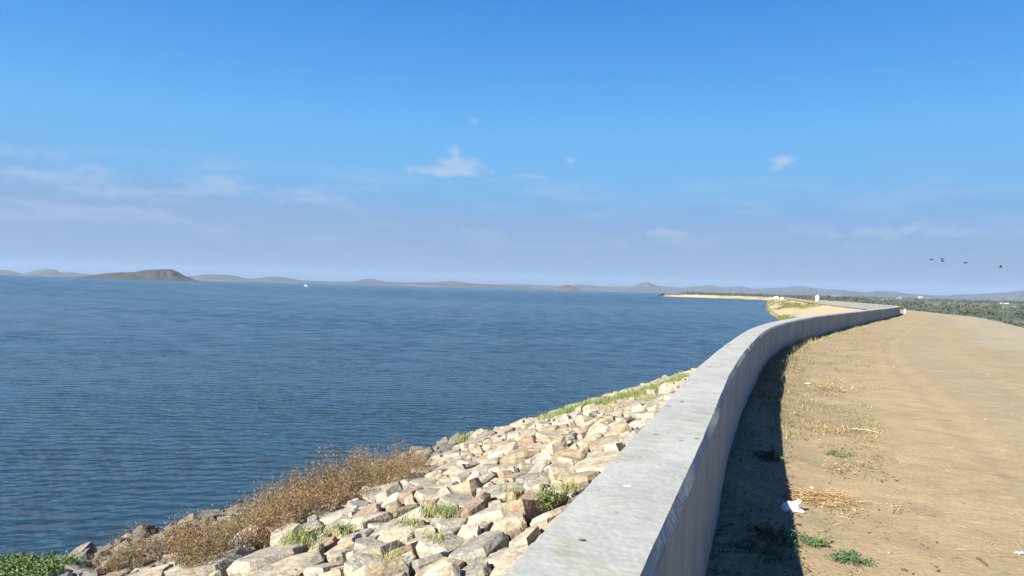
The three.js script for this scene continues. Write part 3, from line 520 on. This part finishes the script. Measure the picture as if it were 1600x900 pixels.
// ---------------------------------------------------------------- the sandy verge along the wall
{
  const r = rng(51), D = new Build(), sA = [0.30, 0.23, 0.105], sB = [0.40, 0.33, 0.16], gA = [0.085, 0.095, 0.032], gB = [0.19, 0.17, 0.07], bA = [0.13, 0.09, 0.05];
  const put = (s, a, n, h, ca, cb, spread, lean, w = 0.005) => { const p = place(s, -a, groundY(s, a)); tuft(D, p[0], p[1], p[2], n, h, w, ca, cb, r, spread, lean); };
  // dense along the foot of the wall further on
  for (let k = 0; k < 900; k++) { const s = lerp(sAtZ(11), sAtZ(62), Math.pow(r(), 1.3)), z = zOf(s); put(s, 0.03 + Math.abs(r() + r() - 1) * (z < 17 ? 0.5 : 0.6), 7, z > 14 && z < 28 ? 0.2 : 0.1, r() < .75 ? gA : sA, r() < .7 ? gB : sB, 0.14, 0.55, 0.009); }
  // sparse dry grass over the verge
  for (let k = 0; k < 9000; k++) { const s = lerp(sAtZ(7.5), sAtZ(40), Math.pow(r(), 1.4)), z = zOf(s), a = 0.3 + r() * lerp(1.3, 2.4, sstep(8, 24, z)); if (fbm(s / 0.9, a / 0.6, 131, 3) < 0.47) continue; put(s, a, 8, 0.055 + .06 * r(), r() < .3 ? sA : gA, r() < .15 ? sB : r() < .55 ? gB : bA, 0.16, 1.5, 0.006); }
  for (let k = 0; k < 260; k++) { const s = lerp(sAtZ(3.6), sAtZ(9), r()), a = 0.1 + r() * 0.9; if (fbm(s / 0.5, a / 0.4, 133, 3) < 0.5) continue; put(s, a, 6, 0.08, gA, r() < .5 ? gB : bA, 0.09, 1.1, 0.006); }
  const o = mesh('dry_grass', D.geo(), leafMat); o.userData = { kind: 'stuff', label: 'dry sparse grass on the sand along the wall foot', category: 'grass' };
  // leaf and straw litter
  const L = new Build();
  const bit = (s, a, len, w, c, curl = .35) => { const p = place(s, -a, groundY(s, a) + 0.004 + r() * 0.008), az = r() * 6.28, dx = Math.cos(az) * len / 2, dz = Math.sin(az) * len / 2, e = (r() - .5) * len * curl; L.quad([[p[0] - dx, p[1], p[2] - dz], [p[0] + dz * w, p[1] + .002 + Math.abs(e), p[2] - dx * w], [p[0] + dx, p[1] + Math.abs(e) * .6, p[2] + dz], [p[0] - dz * w, p[1] + .002, p[2] + dx * w]], c); };
  for (let k = 0; k < 11000; k++) { const s = lerp(sAtZ(2.2), sAtZ(22), Math.pow(r(), 1.15)), a = 0.01 + Math.pow(r(), 1.6) * 1.5; if (a > .6 && (zOf(s) < 7 ? r() < .94 : fbm(s / .6, a / .4, 139, 3) < .52)) continue; bit(s, a, 0.012 + 0.035 * r(), 0.45, mix3([0.07, 0.05, 0.032], [0.34, 0.26, 0.15], r() ** 1.9)); }
  for (let k = 0; k < 1500; k++) { const s = lerp(sAtZ(5), sAtZ(30), Math.pow(r(), 1.3)), a = 0.5 + r() * 2.2; if (fbm(s / 0.8, a / 0.5, 137, 3) < 0.52) continue; bit(s, a, 0.05 + 0.11 * r(), 0.03, mix3(sA, [0.5, 0.4, 0.22], r()), 0.04); }
  const lo = mesh('leaf_litter', L.geo(), leafMat); lo.userData = { kind: 'stuff', label: 'dead leaves and straw lying along the wall foot', category: 'litter' };
  // small gravel
  const stonesG = [], ico = new THREE.IcosahedronGeometry(1, 0);
  for (let k = 0; k < 420; k++) { const s = lerp(sAtZ(2), sAtZ(26), Math.pow(r(), 1.2)), a = 0.2 + r() * 10, R = 0.004 + 0.016 * r() ** 4, g = ico.clone(); g.scale(R * (0.8 + r()), R * (.5 + .4 * r()), R * (0.8 + r())); g.rotateY(r() * 6); const p = place(s, -a, groundY(s, a) + R * 0.15); g.translate(...p); const c = mix3([0.14, 0.105, 0.07], [0.36, 0.31, 0.23], r()), col = new Float32Array(g.attributes.position.count * 3); for (let q = 0; q < col.length; q++) col[q] = c[q % 3]; g.setAttribute('color', new THREE.BufferAttribute(col, 3)); stonesG.push(g); }
  const gr = mesh('gravel', mergeGeometries(stonesG), std({ vertexColors: true })); gr.userData = { kind: 'stuff', label: 'small pebbles scattered over the sandy road', category: 'gravel' };
  // single plants
  const dry = { stems: 12, rad: 0.16, h: 0.17, tw: 0.0016, twA: [0.2, 0.14, 0.08], twB: [0.34, 0.25, 0.14], leaves: 0.8, puff: 0.02, leaf: 0.014, cA: [0.26, 0.18, 0.09], cB: [0.42, 0.34, 0.18] };
  const lush = { stems: 26, rad: 0.15, h: 0.07, tw: 0.0018, twA: [0.05, 0.08, 0.03], twB: [0.08, 0.12, 0.04], leaves: 6, puff: 0.035, leaf: 0.017, cA: [0.025, 0.06, 0.022], cB: [0.08, 0.14, 0.05] };
  plant('weed', shrubParts(61, lush), onCrest(1329, 878), 0.4, 0.95, 'low bright green weed alone on the sunlit sand near the bottom', 'weed');
  plant('weed', shrubParts(62, { ...lush, rad: 0.14, cB: [0.15, 0.2, 0.07] }), onCrest(1278, 852), 1.4, 0.85, 'green weed half in the shadow edge of the wall', 'weed');
  plant('weed', shrubParts(63, { ...lush, rad: 0.2 }), onCrest(1215, 842), 2.4, 1.1, 'dark green weed in the wall shadow nearest the bottom', 'weed');
  plant('weed', shrubParts(64, { ...lush, rad: 0.18 }), onCrest(1200, 718), 0.9, 1.1, 'green weed in the wall shadow further along than the plastic bag', 'weed');
  plant('weed', shrubParts(65, { ...lush, rad: 0.2, cB: [0.2, 0.22, 0.09] }), onCrest(1313, 712), 3, 0.9, 'pale green weed on sunlit sand above the straw heap', 'weed');
  plant('weed', shrubParts(66, { ...lush, rad: 0.3 }), onCrest(1190, 868), 1.2, 0.9, 'spreading dark weed at the wall foot in deep shadow', 'weed');
  plant('dry_weed', shrubParts(71, { ...dry, h: 0.28, stems: 9 }), onCrest(1397, 803), 0, 0.85, 'bare twiggy weed standing alone on open sand', 'weed');
  plant('dry_weed', shrubParts(72, { ...dry, stems: 18, rad: 0.22, leaves: 1.2 }), onCrest(1312, 805), 2, 0.9, 'low dry weed just below the straw heap', 'weed');
  plant('dry_weed', shrubParts(73, { ...dry, stems: 16, rad: 0.3, h: .14 }), onCrest(1318, 738), 1, 1.1, 'sprawling dry weed casting thin shadows above the straw heap', 'weed');
  plant('dry_weed', shrubParts(74, { ...dry, stems: 34, rad: 0.42, h: .24, leaves: 2.6, cA: [0.17, 0.1, 0.06], leaf: .02 }), onCrest(1304, 612), 1, 1.2, 'brown dry bush on the verge where the wall shadow narrows', 'weed');
  plant('dry_weed', shrubParts(75, { ...dry, stems: 14, rad: 0.24, h: .24 }), onCrest(1371, 609), 1, 1.1, 'small dry weed furthest from the wall, far along the road', 'weed');
  plant('dry_weed', shrubParts(76, { ...dry, stems: 12, rad: 0.24, h: .26 }), onCrest(1352, 664), 3, 1.0, 'thin dry weed on sand beside the long straw stalk', 'weed');
  plant('dry_weed', shrubParts(77, { ...dry, stems: 10, rad: 0.16, h: .2 }), onCrest(1282, 700), 3, 1.0, 'thin dry weed at the edge of the wall shadow', 'weed');
  plant('dry_weed', shrubParts(78, { ...dry, stems: 26, rad: 0.3, h: .12, leaves: 1.6 }), onCrest(1300, 676), 3, 1.1, 'flat dry weed mat on sunlit verge', 'weed');
  // straw heap
  const H = new Build(), hc = onCrest(1283, 783);
  for (let k = 0; k < 400; k++) { const a = r() * 6.28, d = Math.sqrt(r()) * 0.21, az = r() * 6.28, l = 0.05 + 0.15 * r(), x = hc.x + Math.cos(a) * d * 1.15, z = hc.z + Math.sin(a) * d * 0.9, y = hc.y + 0.006 + 0.085 * r() * (1 - d / 0.3), e = (r() - .3) * 0.07; stem(H, new THREE.Vector3(x, y, z), new THREE.Vector3(x + Math.cos(az) * l, Math.max(hc.y + .004, y + e), z + Math.sin(az) * l), 0.002, mix3([0.15, 0.085, 0.045], [0.46, 0.33, 0.16], r())); }
  tag(mesh('straw_heap', H.geo(), leafMat), 'flat heap of golden straw beside the white plastic bag', 'straw');
  const SS = new Build(); { const a = onCrest(1330, 671), b = onCrest(1377, 679); a.y += .012; b.y += .012; stem(SS, a, a.clone().lerp(b, .5).add(new THREE.Vector3(0, .015, 0.01)), 0.006, [0.58, 0.48, 0.26]); stem(SS, a.clone().lerp(b, .5).add(new THREE.Vector3(0, .015, .01)), b, 0.005, [0.6, 0.5, 0.27]); }
  tag(mesh('straw_stalk', SS.geo(), leafMat), 'long pale straw stalk lying on the sand', 'stalk');
  const stick = (a, b, w, c, label) => { const S = new Build(), m = a.clone().lerp(b, 0.5); a.y += w; b.y += w; m.y += w * 1.6; stem(S, a, m, w, c); stem(S, m, b, w * 0.95, c); tag(mesh('stick', S.geo(), leafMat), label, 'stick'); };
  stick(onCrest(1526, 874), onCrest(1543, 886), 0.009, [0.12, 0.075, 0.045], 'short dark stick on the sand in the lower right');
  stick(onCrest(1408, 891), onCrest(1418, 894), 0.008, [0.1, 0.06, 0.03], 'small dark stick at the bottom edge, right of the green weed');
  stick(onCrest(1555, 869), onCrest(1590, 872), 0.004, [0.25, 0.18, 0.1], 'thin twig on the sand at the right edge');
  stick(onCrest(1446, 805), onCrest(1462, 808), 0.005, [0.18, 0.12, 0.07], 'thin brown twig on open sand right of the bare weed');
  const scrap = (p, w, turn, label, name = 'paper_scrap') => { const g = new THREE.PlaneGeometry(w, w * 0.6, 5, 4), q = g.attributes.position, rr = rng(Math.round(p.x * 999)); for (let i = 0; i < q.count; i++) q.setXYZ(i, q.getX(i) * (0.7 + .5 * rr()), w * 0.22 * rr() + 0.006, q.getY(i) * (0.7 + .5 * rr())); g.computeVertexNormals(); const o = mesh(name, g, std({ color: 0xe8e6df, side: THREE.DoubleSide, roughness: 0.7 })); o.position.copy(p); o.rotation.y = turn; tag(o, label, 'scrap'); };
  { const p = onCrest(1268, 771); p.y += 0.035; scrap(p, 0.06, 1, 'crumpled white paper scrap on top of the straw heap'); }
  { const p = onCrest(1253, 776); p.y += 0.02; scrap(p, 0.045, 2, 'tiny white paper scrap between plastic bag and straw heap'); }
  scrap(onCrest(1262, 601), 0.14, 0.5, 'white paper scrap on the grassy verge further along the wall');
  scrap(onCrest(1592, 867), 0.06, 0.5, 'pale scrap lying at the right edge of the sand');
  scrap(onCrest(1389, 866), 0.02, 0.9, 'tiny white scrap right of the bright green weed');
  // plastic bag
  const bag = (() => {
    const g = new THREE.SphereGeometry(1, 56, 40), q = g.attributes.position, v = new THREE.Vector3();
    for (let i = 0; i < q.count; i++) {
      v.fromBufferAttribute(q, i); const az = Math.atan2(v.z, v.x);
      const cr = Math.abs(fbm(v.x * 2.4 + 9, v.y * 2.4 + v.z * 2.1 + 4, 501, 3) - .5) * 2, c2 = Math.abs(fbm(v.z * 4.4 + 19, v.y * 4.4 + v.x * 3.1, 503, 3) - .5) * 2;
      let k = 0.82 + 0.42 * cr + 0.2 * c2;
      let x = v.x * k, y = Math.max(-0.42, v.y * k * 0.85), z = v.z * k;
      // two tied handles sticking out to the right
      for (const [ux, uy, uz] of [[0.75, 0.62, 0.1], [0.86, -0.25, 0.42]]) { const d = (v.x * ux + v.y * uy + v.z * uz) / Math.hypot(ux, uy, uz), e = sstep(0.90, 1.0, d) * 0.75; x += ux * e; y += uy * e * 0.8; z += uz * e; }
      q.setXYZ(i, x * 0.068, (y + 0.42) * 0.066, z * 0.055);
    }
    g.computeVertexNormals(); return g;
  })();
  const bo = mesh('plastic_bag', bag, new THREE.MeshPhysicalMaterial({ color: new THREE.Color().setRGB(0.78, 0.8, 0.82), roughness: 0.45, transmission: 0.12, thickness: 0 }));
  bo.position.copy(onCrest(1234, 799)); bo.rotation.y = 0.15; bo.scale.setScalar(0.92); tag(bo, 'crumpled white plastic bag in the edge of the wall shadow', 'bag');
  // on the wall top
  const wallTop = (px, py) => { const [x, z] = onLevel(px, py, EYE - WALL_H - 0.004); return new THREE.Vector3(x, WALL_H + 0.004, -z); };
  { const L1 = new Build(), n = 10, c = [0.12, 0.07, 0.05]; const mid = L1.v(0, .006, 0, c); const ring = range(0, 1, n).slice(0, n).map((f) => L1.v(Math.cos(f * 6.283) * 0.013, 0.002 + .004 * Math.abs(Math.sin(f * 9)), Math.sin(f * 6.283) * 0.007, c)); for (let i = 0; i < n; i++) L1.t(mid, ring[(i + 1) % n], ring[i]); const o = mesh('dead_leaf', L1.geo(), leafMat); o.position.copy(wallTop(909, 845)); tag(o, 'small dark dead leaf on top of the wall', 'leaf'); }
  { const L1 = new Build(), n = 14, c = [0.8, 0.81, 0.8]; const mid = L1.v(0, .001, 0, c); const ring = range(0, 1, n).slice(0, n).map((f, i) => L1.v(Math.cos(f * 6.283) * 0.018 * (0.7 + .5 * hash2(i, 3, 1)), 0.0, Math.sin(f * 6.283) * 0.013 * (0.7 + .5 * hash2(i, 3, 1)), c)); for (let i = 0; i < n; i++) L1.t(mid, ring[(i + 1) % n], ring[i]); const o = mesh('bird_dropping', L1.geo(), leafMat); o.position.copy(wallTop(980, 759)); tag(o, 'white bird dropping on top of the wall', 'dropping'); }
}
console.log('verge done');
// ---------------------------------------------------------------- things further off
const box = (w, h, d, x = 0, y = 0, z = 0) => new THREE.BoxGeometry(w, h, d).translate(x, y + h / 2, z);
const paint = (r, g, b, o = {}) => std({ color: new THREE.Color().setRGB(r, g, b), roughness: 0.8, ...o });
const timber = paint(0.13, 0.12, 0.105), limewash = paint(0.22, 0.215, 0.2), white = paint(0.5, 0.49, 0.46), pale = paint(0.55, 0.53, 0.47), dark = paint(0.025, 0.025, 0.03), grey = paint(0.33, 0.33, 0.32), tin = paint(0.2, 0.205, 0.21), clay = paint(0.2, 0.11, 0.08), block = paint(0.24, 0.19, 0.15);
function crestAt(px, py) {                           // on the crest road, nearest to the sight line's own distance
  const [x0, z0] = onLevel(px, py, EYE), k = x0 / z0; let best = null;
  for (let z = 70; z < 420; z += 1) { const q = locate(k * z, z); if (-q.a > 1.2 && -q.a < 6.2 && (!best || Math.abs(z - z0) < Math.abs(best - z0))) best = z; }
  const z = best ?? z0; console.log('crest thing', px, z0.toFixed(0), z.toFixed(0)); return new THREE.Vector3(k * z, -0.02, -z);
}
{
  const p = crestAt(1277, 471.3), o = thing('guard_booth', 'small white booth with flat roof on the far crest', 'booth'); o.position.copy(p); o.rotation.y = -0.5; o.scale.setScalar(0.8);
  mesh('wall', box(1.3, 2.1, 1.3), white, o); mesh('roof', box(1.7, 0.16, 1.7, 0, 2.103), pale, o); mesh('door', box(0.6, 1.7, 0.04, 0.2, 0, 0.675), grey, o); mesh('roof_cap', box(0.7, 0.3, 0.7, 0, 2.266), white, o);
  const q = crestAt(1294.5, 471.6), sgn = thing('signboard', 'dark square signboard on a thin post beside the white booth', 'sign'); sgn.position.copy(q);
  mesh('post', new THREE.CylinderGeometry(0.1, 0.1, 1.2, 8).translate(0, 0.6, 0), dark, sgn); mesh('board', box(0.75, 0.8, 0.08, 0, 1.203), dark, sgn);
  for (const [px, py, w, h, lab] of [[1212.5, 467.6, 1.9, 1.0, 'larger pale concrete block on the far crest'], [1221.5, 467.8, 1.1, 0.8, 'smaller pale concrete block on the far crest']]) { const b = crestAt(px, py), c = thing('concrete_block', lab, 'block'); b.y = -0.05; c.position.copy(b); mesh('block', box(w, h, 1), white, c); mesh('cap', box(w * 0.8, 0.2, 0.7, 0, h + .003), pale, c); }
  const m = crestAt(1413.5, 491), mp = thing('marker_post', 'short white post at the bend of the wall', 'post'); m.y = -0.03; mp.position.copy(m); mp.scale.setScalar(0.75);
  mesh('shaft', new THREE.CylinderGeometry(0.11, 0.13, 0.62, 10).translate(0, 0.31, 0), white, mp); mesh('cap', new THREE.ConeGeometry(0.12, 0.12, 10).translate(0, 0.68, 0), white, mp);
}
// utility poles on the plain
{
  const proto = new THREE.Group(); mesh('shaft', new THREE.CylinderGeometry(0.05, 0.08, 11, 8).translate(0, 5.5, 0), timber, proto); mesh('crossarm', box(1.6, 0.1, 0.1, 0, 10.2), timber, proto);
  [[1465.5, 484, 330, 'leftmost'], [1491, 482, 420, 'middle one'], [1567.5, 490, 300, 'rightmost']].forEach(([px, py, z, which]) => { const o = proto.clone(); o.name = numbered('utility_pole'); scene.add(o); const p = atDepth(px, py, z); o.position.set(p[0], p[1] - 4, -z); o.rotation.y = 0.7; tag(o, 'pale utility pole on the plain, ' + which + ' of the poles', 'pole', 'utility poles on the plain'); });
}
function plainY(x, z) { const r = Math.hypot(x, z); return lerp(-15, -2.4, sstep(500, 1500, r)) + 5 * (fbm(x / 700, z / 700, 8, 3) - 0.5) * sstep(150, 900, r); }
// trees of the plain
{
  const crowns = [0, 1, 2].map((k) => {
    const r = rng(700 + k), T = new Build(), L = new Build(), V = (x, y, z) => new THREE.Vector3(x, y, z), h = 5 + k * 0.6;
    stem(T, V(0, -1, 0), V(0.1, h * 0.5, 0), 0.2, [0.12, 0.09, 0.06]);
    for (let i = 0; i < 9; i++) { const a = r() * 6.28, d = 1.7 * Math.sqrt(r()) + .2, e = V(Math.cos(a) * d, h * (0.42 + 0.42 * r()) * (1 - .1 * d), Math.sin(a) * d); stem(T, V(0.05, h * (0.25 + .2 * r()), 0), e, 0.08, [0.12, 0.09, 0.06]); const R = 0.8 + 0.6 * r(); for (let m = 0; m < 75; m++) { const u = V(r() - .5, r() - .5, r() - .5).normalize().multiplyScalar(R * Math.cbrt(r())); leaf(L, V(e.x + u.x, Math.max(.3, e.y + u.y * 0.75), e.z + u.z), 0.42, r, mix3([0.03, 0.046, 0.02], [0.065, 0.085, 0.035], r())); } }
    return [T.geo(), L.geo()];
  });
  const r = rng(71); let n = 0;
  for (let k = 0; k < 4000 && n < 115; k++) {
    const px = 1418 + r() * 230, z = 95 * Math.pow(8, r()), az = Math.atan((px - 800) / FOCAL), x = Math.tan(az) * z;
    const side = damSide(x, z); if (side < 30) continue;
    const o = thing('tree', 'dark green bushy tree on the plain below the road edge', 'tree', 'trees on the plain below the crest'); n++;
    const c = crowns[k % 3]; mesh('trunk', c[0], leafMat, o); mesh('crown', c[1], leafMat, o); const sc = 0.65 + 0.5 * r();
    o.position.set(x, plainY(x, z) - .1, -z); o.rotation.y = r() * 6.28; o.scale.set(sc * 1.15, sc, sc * 1.15);
  }
  // the far-off woods that read as one mass
  const F = new Build();
  for (let k = 0; k < 3600; k++) { const px = 1000 + r() * 760, z = 700 * Math.pow(8, r()), x = (px - 800) / FOCAL * z; if (z < 860 ? damSide(x, z) < 60 : x < 200 + (z - 790) * 0.22) continue; if (fbm(x / 260, z / 260, 77, 4) < 0.49) continue; const y = plainY(x, z), R = 2.5 + 3.5 * r(), h = 3 + 4 * r(), c = mix3([0.03, 0.042, 0.024], [0.055, 0.066, 0.036], r()); for (let m = 0; m < 16; m++) leaf(F, new THREE.Vector3(x + (r() - .5) * R * 1.6, y + h * Math.pow(r(), 0.7), -z + (r() - .5) * R * 1.6), 3.0, r, c.map((v) => v * (.9 + .2 * r()))); }
  const o = mesh('woodland', F.geo(), leafMat); o.userData = { kind: 'stuff', label: 'far scattered woods over the plain', category: 'woodland' };
  // houses
  const spots = [[1529, 483.5, 900, 6, 3, 0, 'white house standing out among trees at the right'], [1522, 479.5, 900, 16, 5, 1, 'low building with reddish roof on the plain at the right'], [1588, 478.5, 950, 22, 4.5, 2, 'long pale roofed shed at the far right of the plain'], [1548, 479, 1100, 20, 5, 2, 'grey roofed shed between reddish roof and far right shed'], [1447, 476.5, 1000, 14, 5, 2, 'pale shed left of the cluster of utility poles'], [1306, 463.5, 2600, 46, 11, 2, 'long white roofed hall beyond the signboard'], [1268, 463.2, 2700, 34, 9, 2, 'pale hall just left of and behind the booth'], [1360, 465.5, 2300, 44, 7, 2, 'pale long building on the plain above the bend of the wall'], [1385, 466.5, 2200, 30, 9, 1, 'reddish roofed building above the bend of the wall'], [1372, 468.5, 1800, 36, 6, 2, 'low white building nearest behind the bend of the wall'], [1405, 466, 2500, 24, 9, 0, 'pale house right of the bend of the wall'], [1438, 464.5, 2800, 24, 9, 0, 'pale distant house above the left poles'], [1340, 466.5, 2100, 26, 6, 2, 'small white shed between hall and bend'], [1425, 472, 1400, 16, 5, 1, 'small reddish roofed house right of the bend'], [1500, 475, 1300, 20, 5, 0, 'pale flat house left of the reddish roof'], [1570, 474, 1500, 24, 6, 0, 'distant pale house above the right poles']];
  spots.forEach(([px, py, z, w0, h0, kind, label]) => { const w = w0 * 0.66, h = h0 * 0.66;
    const p = atDepth(px, py, z), y = p[1] - h * 0.55, o = thing('house', label, 'house'); o.position.set(p[0], y, -z); o.rotation.y = (hash2(px | 0, 2, 3) - .5) * 0.8;
    const d = w * 0.6; mesh('wall', box(w, h, d, 0, -3), kind === 1 ? block : limewash, o);
    mesh('plinth', box(w * 1.02, 4, d * 1.02, 0, -7.01), block, o);
    const rf = new Build(), e = w * 0.04, yy = h - 2.99, rh = h * 0.4, c = [1, 1, 1]; const A = [[-w / 2 - e, yy, d / 2 + e], [w / 2 + e, yy, d / 2 + e], [w / 2 + e, yy + rh, 0], [-w / 2 - e, yy + rh, 0], [-w / 2 - e, yy, -d / 2 - e], [w / 2 + e, yy, -d / 2 - e]];
    rf.quad([A[0], A[1], A[2], A[3]], c); rf.quad([A[3], A[2], A[5], A[4]], c); rf.tri([A[0], A[3], A[4]], c); rf.tri([A[1], A[5], A[2]], c); rf.quad([A[0], A[4], A[5], A[1]], c);
    mesh('roof', rf.geo(), kind === 1 ? clay : kind === 2 ? tin : pale, o);
    mesh('door', box(w * 0.12, h * 0.55, 0.2, w * 0.1, -3, d / 2 + 0.06), grey, o);
    for (const f of [-0.3, 0.34]) mesh('window', box(w * 0.12, h * 0.28, 0.2, w * f, -3 + h * 0.4, d / 2 + 0.06), dark, o);
  });
}
// boats
{
  const boat = (px, py, L, label, cabin) => {
    const [x, z] = onLevel(px, py, EYE - WATER), o = thing('boat', label, 'boat'); o.position.set(x, WATER, -z); o.rotation.y = 0.2;
    const s = new THREE.Shape(); s.moveTo(-L / 2, 0.5); s.lineTo(L / 2, 0.75); s.lineTo(L * 0.36, -0.25); s.lineTo(-L * 0.45, -0.25); s.closePath();
    mesh('hull', new THREE.ExtrudeGeometry(s, { depth: L * 0.26, bevelEnabled: true, bevelSize: 0.08, bevelThickness: 0.12, bevelSegments: 1 }).translate(0, 0, -L * 0.13), white, o);
    if (cabin) { mesh('cabin', box(L * 0.36, 1.1, L * 0.2, -L * 0.08, 0.62), white, o); mesh('cabin_roof', box(L * 0.42, 0.12, L * 0.24, -L * 0.08, 1.73), pale, o); }
  };
  boat(478, 447.6, 5.2, 'white boat with cabin out on the water', true);
}
// birds
{
  const bird = (px, py, flap, turn, k, label) => {
    const z = 75, p = atDepth(px, py, z), parts = [];
    const body = new THREE.LatheGeometry([[0, -0.16], [0.02, -0.15], [0.035, -0.08], [0.05, 0], [0.045, 0.07], [0.028, 0.12], [0.03, 0.145], [0.02, 0.175], [0, 0.20]].map(([a, b]) => new THREE.Vector2(a, b)), 10); body.rotateX(-Math.PI / 2); parts.push(body.toNonIndexed());
    const B = new Build(); for (const sd of [-1, 1]) { const w = (x, y, zz) => [sd * x, y, zz], y1 = Math.sin(flap) * 0.14, y2 = y1 + Math.sin(flap * 0.4) * 0.16, c1 = Math.cos(flap) * 0.14, c2 = c1 + 0.15; for (const th of [0.004, -0.008]) { B.quad([w(0.02, 0.02 + th, -0.07), w(0.02 + c1, 0.02 + y1 + th, -0.09), w(0.02 + c1, 0.02 + y1 + th, 0.05), w(0.02, 0.02 + th, 0.06)], [1, 1, 1]); B.quad([w(0.02 + c1, 0.02 + y1 + th, -0.09), w(0.02 + c2, 0.02 + y2 + th, 0.0), w(0.02 + c2 - .03, 0.02 + y2 + th, 0.05), w(0.02 + c1, 0.02 + y1 + th, 0.05)], [1, 1, 1]); } }
    for (const th of [0.004, -0.006]) B.quad([[-0.015, th, 0.12], [0.015, th, 0.12], [0.05, th, 0.26], [-0.05, th, 0.26]], [1, 1, 1]);
    const wg = B.geo(false); wg.deleteAttribute('color'); parts.push(wg);
    const o = mesh('bird', mergeGeometries(parts), std({ color: new THREE.Color().setRGB(0.012, 0.012, 0.014), side: THREE.DoubleSide })); o.position.set(p[0], p[1], -z); o.rotation.set(0.1, turn, 0.25 * (k - 1)); o.scale.setScalar(1.05); tag(o, label, 'bird', 'birds flying in a line');
  };
  bird(1455, 406.2, 0.25, 1.2, 1.3, 'leftmost black bird of the five in flight');
  bird(1472, 404.4, -0.2, 1.0, 0.4, 'upper black bird of the close pair');
  bird(1472.5, 408.3, 0.5, 1.1, 0.7, 'lower black bird of the close pair');
  bird(1508.5, 410.5, -0.6, 0.9, 0.5, 'black bird flying alone, second from the right');
  bird(1563.5, 417.8, 0.9, 0.8, 0.9, 'rightmost black bird of the five in flight');
}
renderer.render(scene, camera);
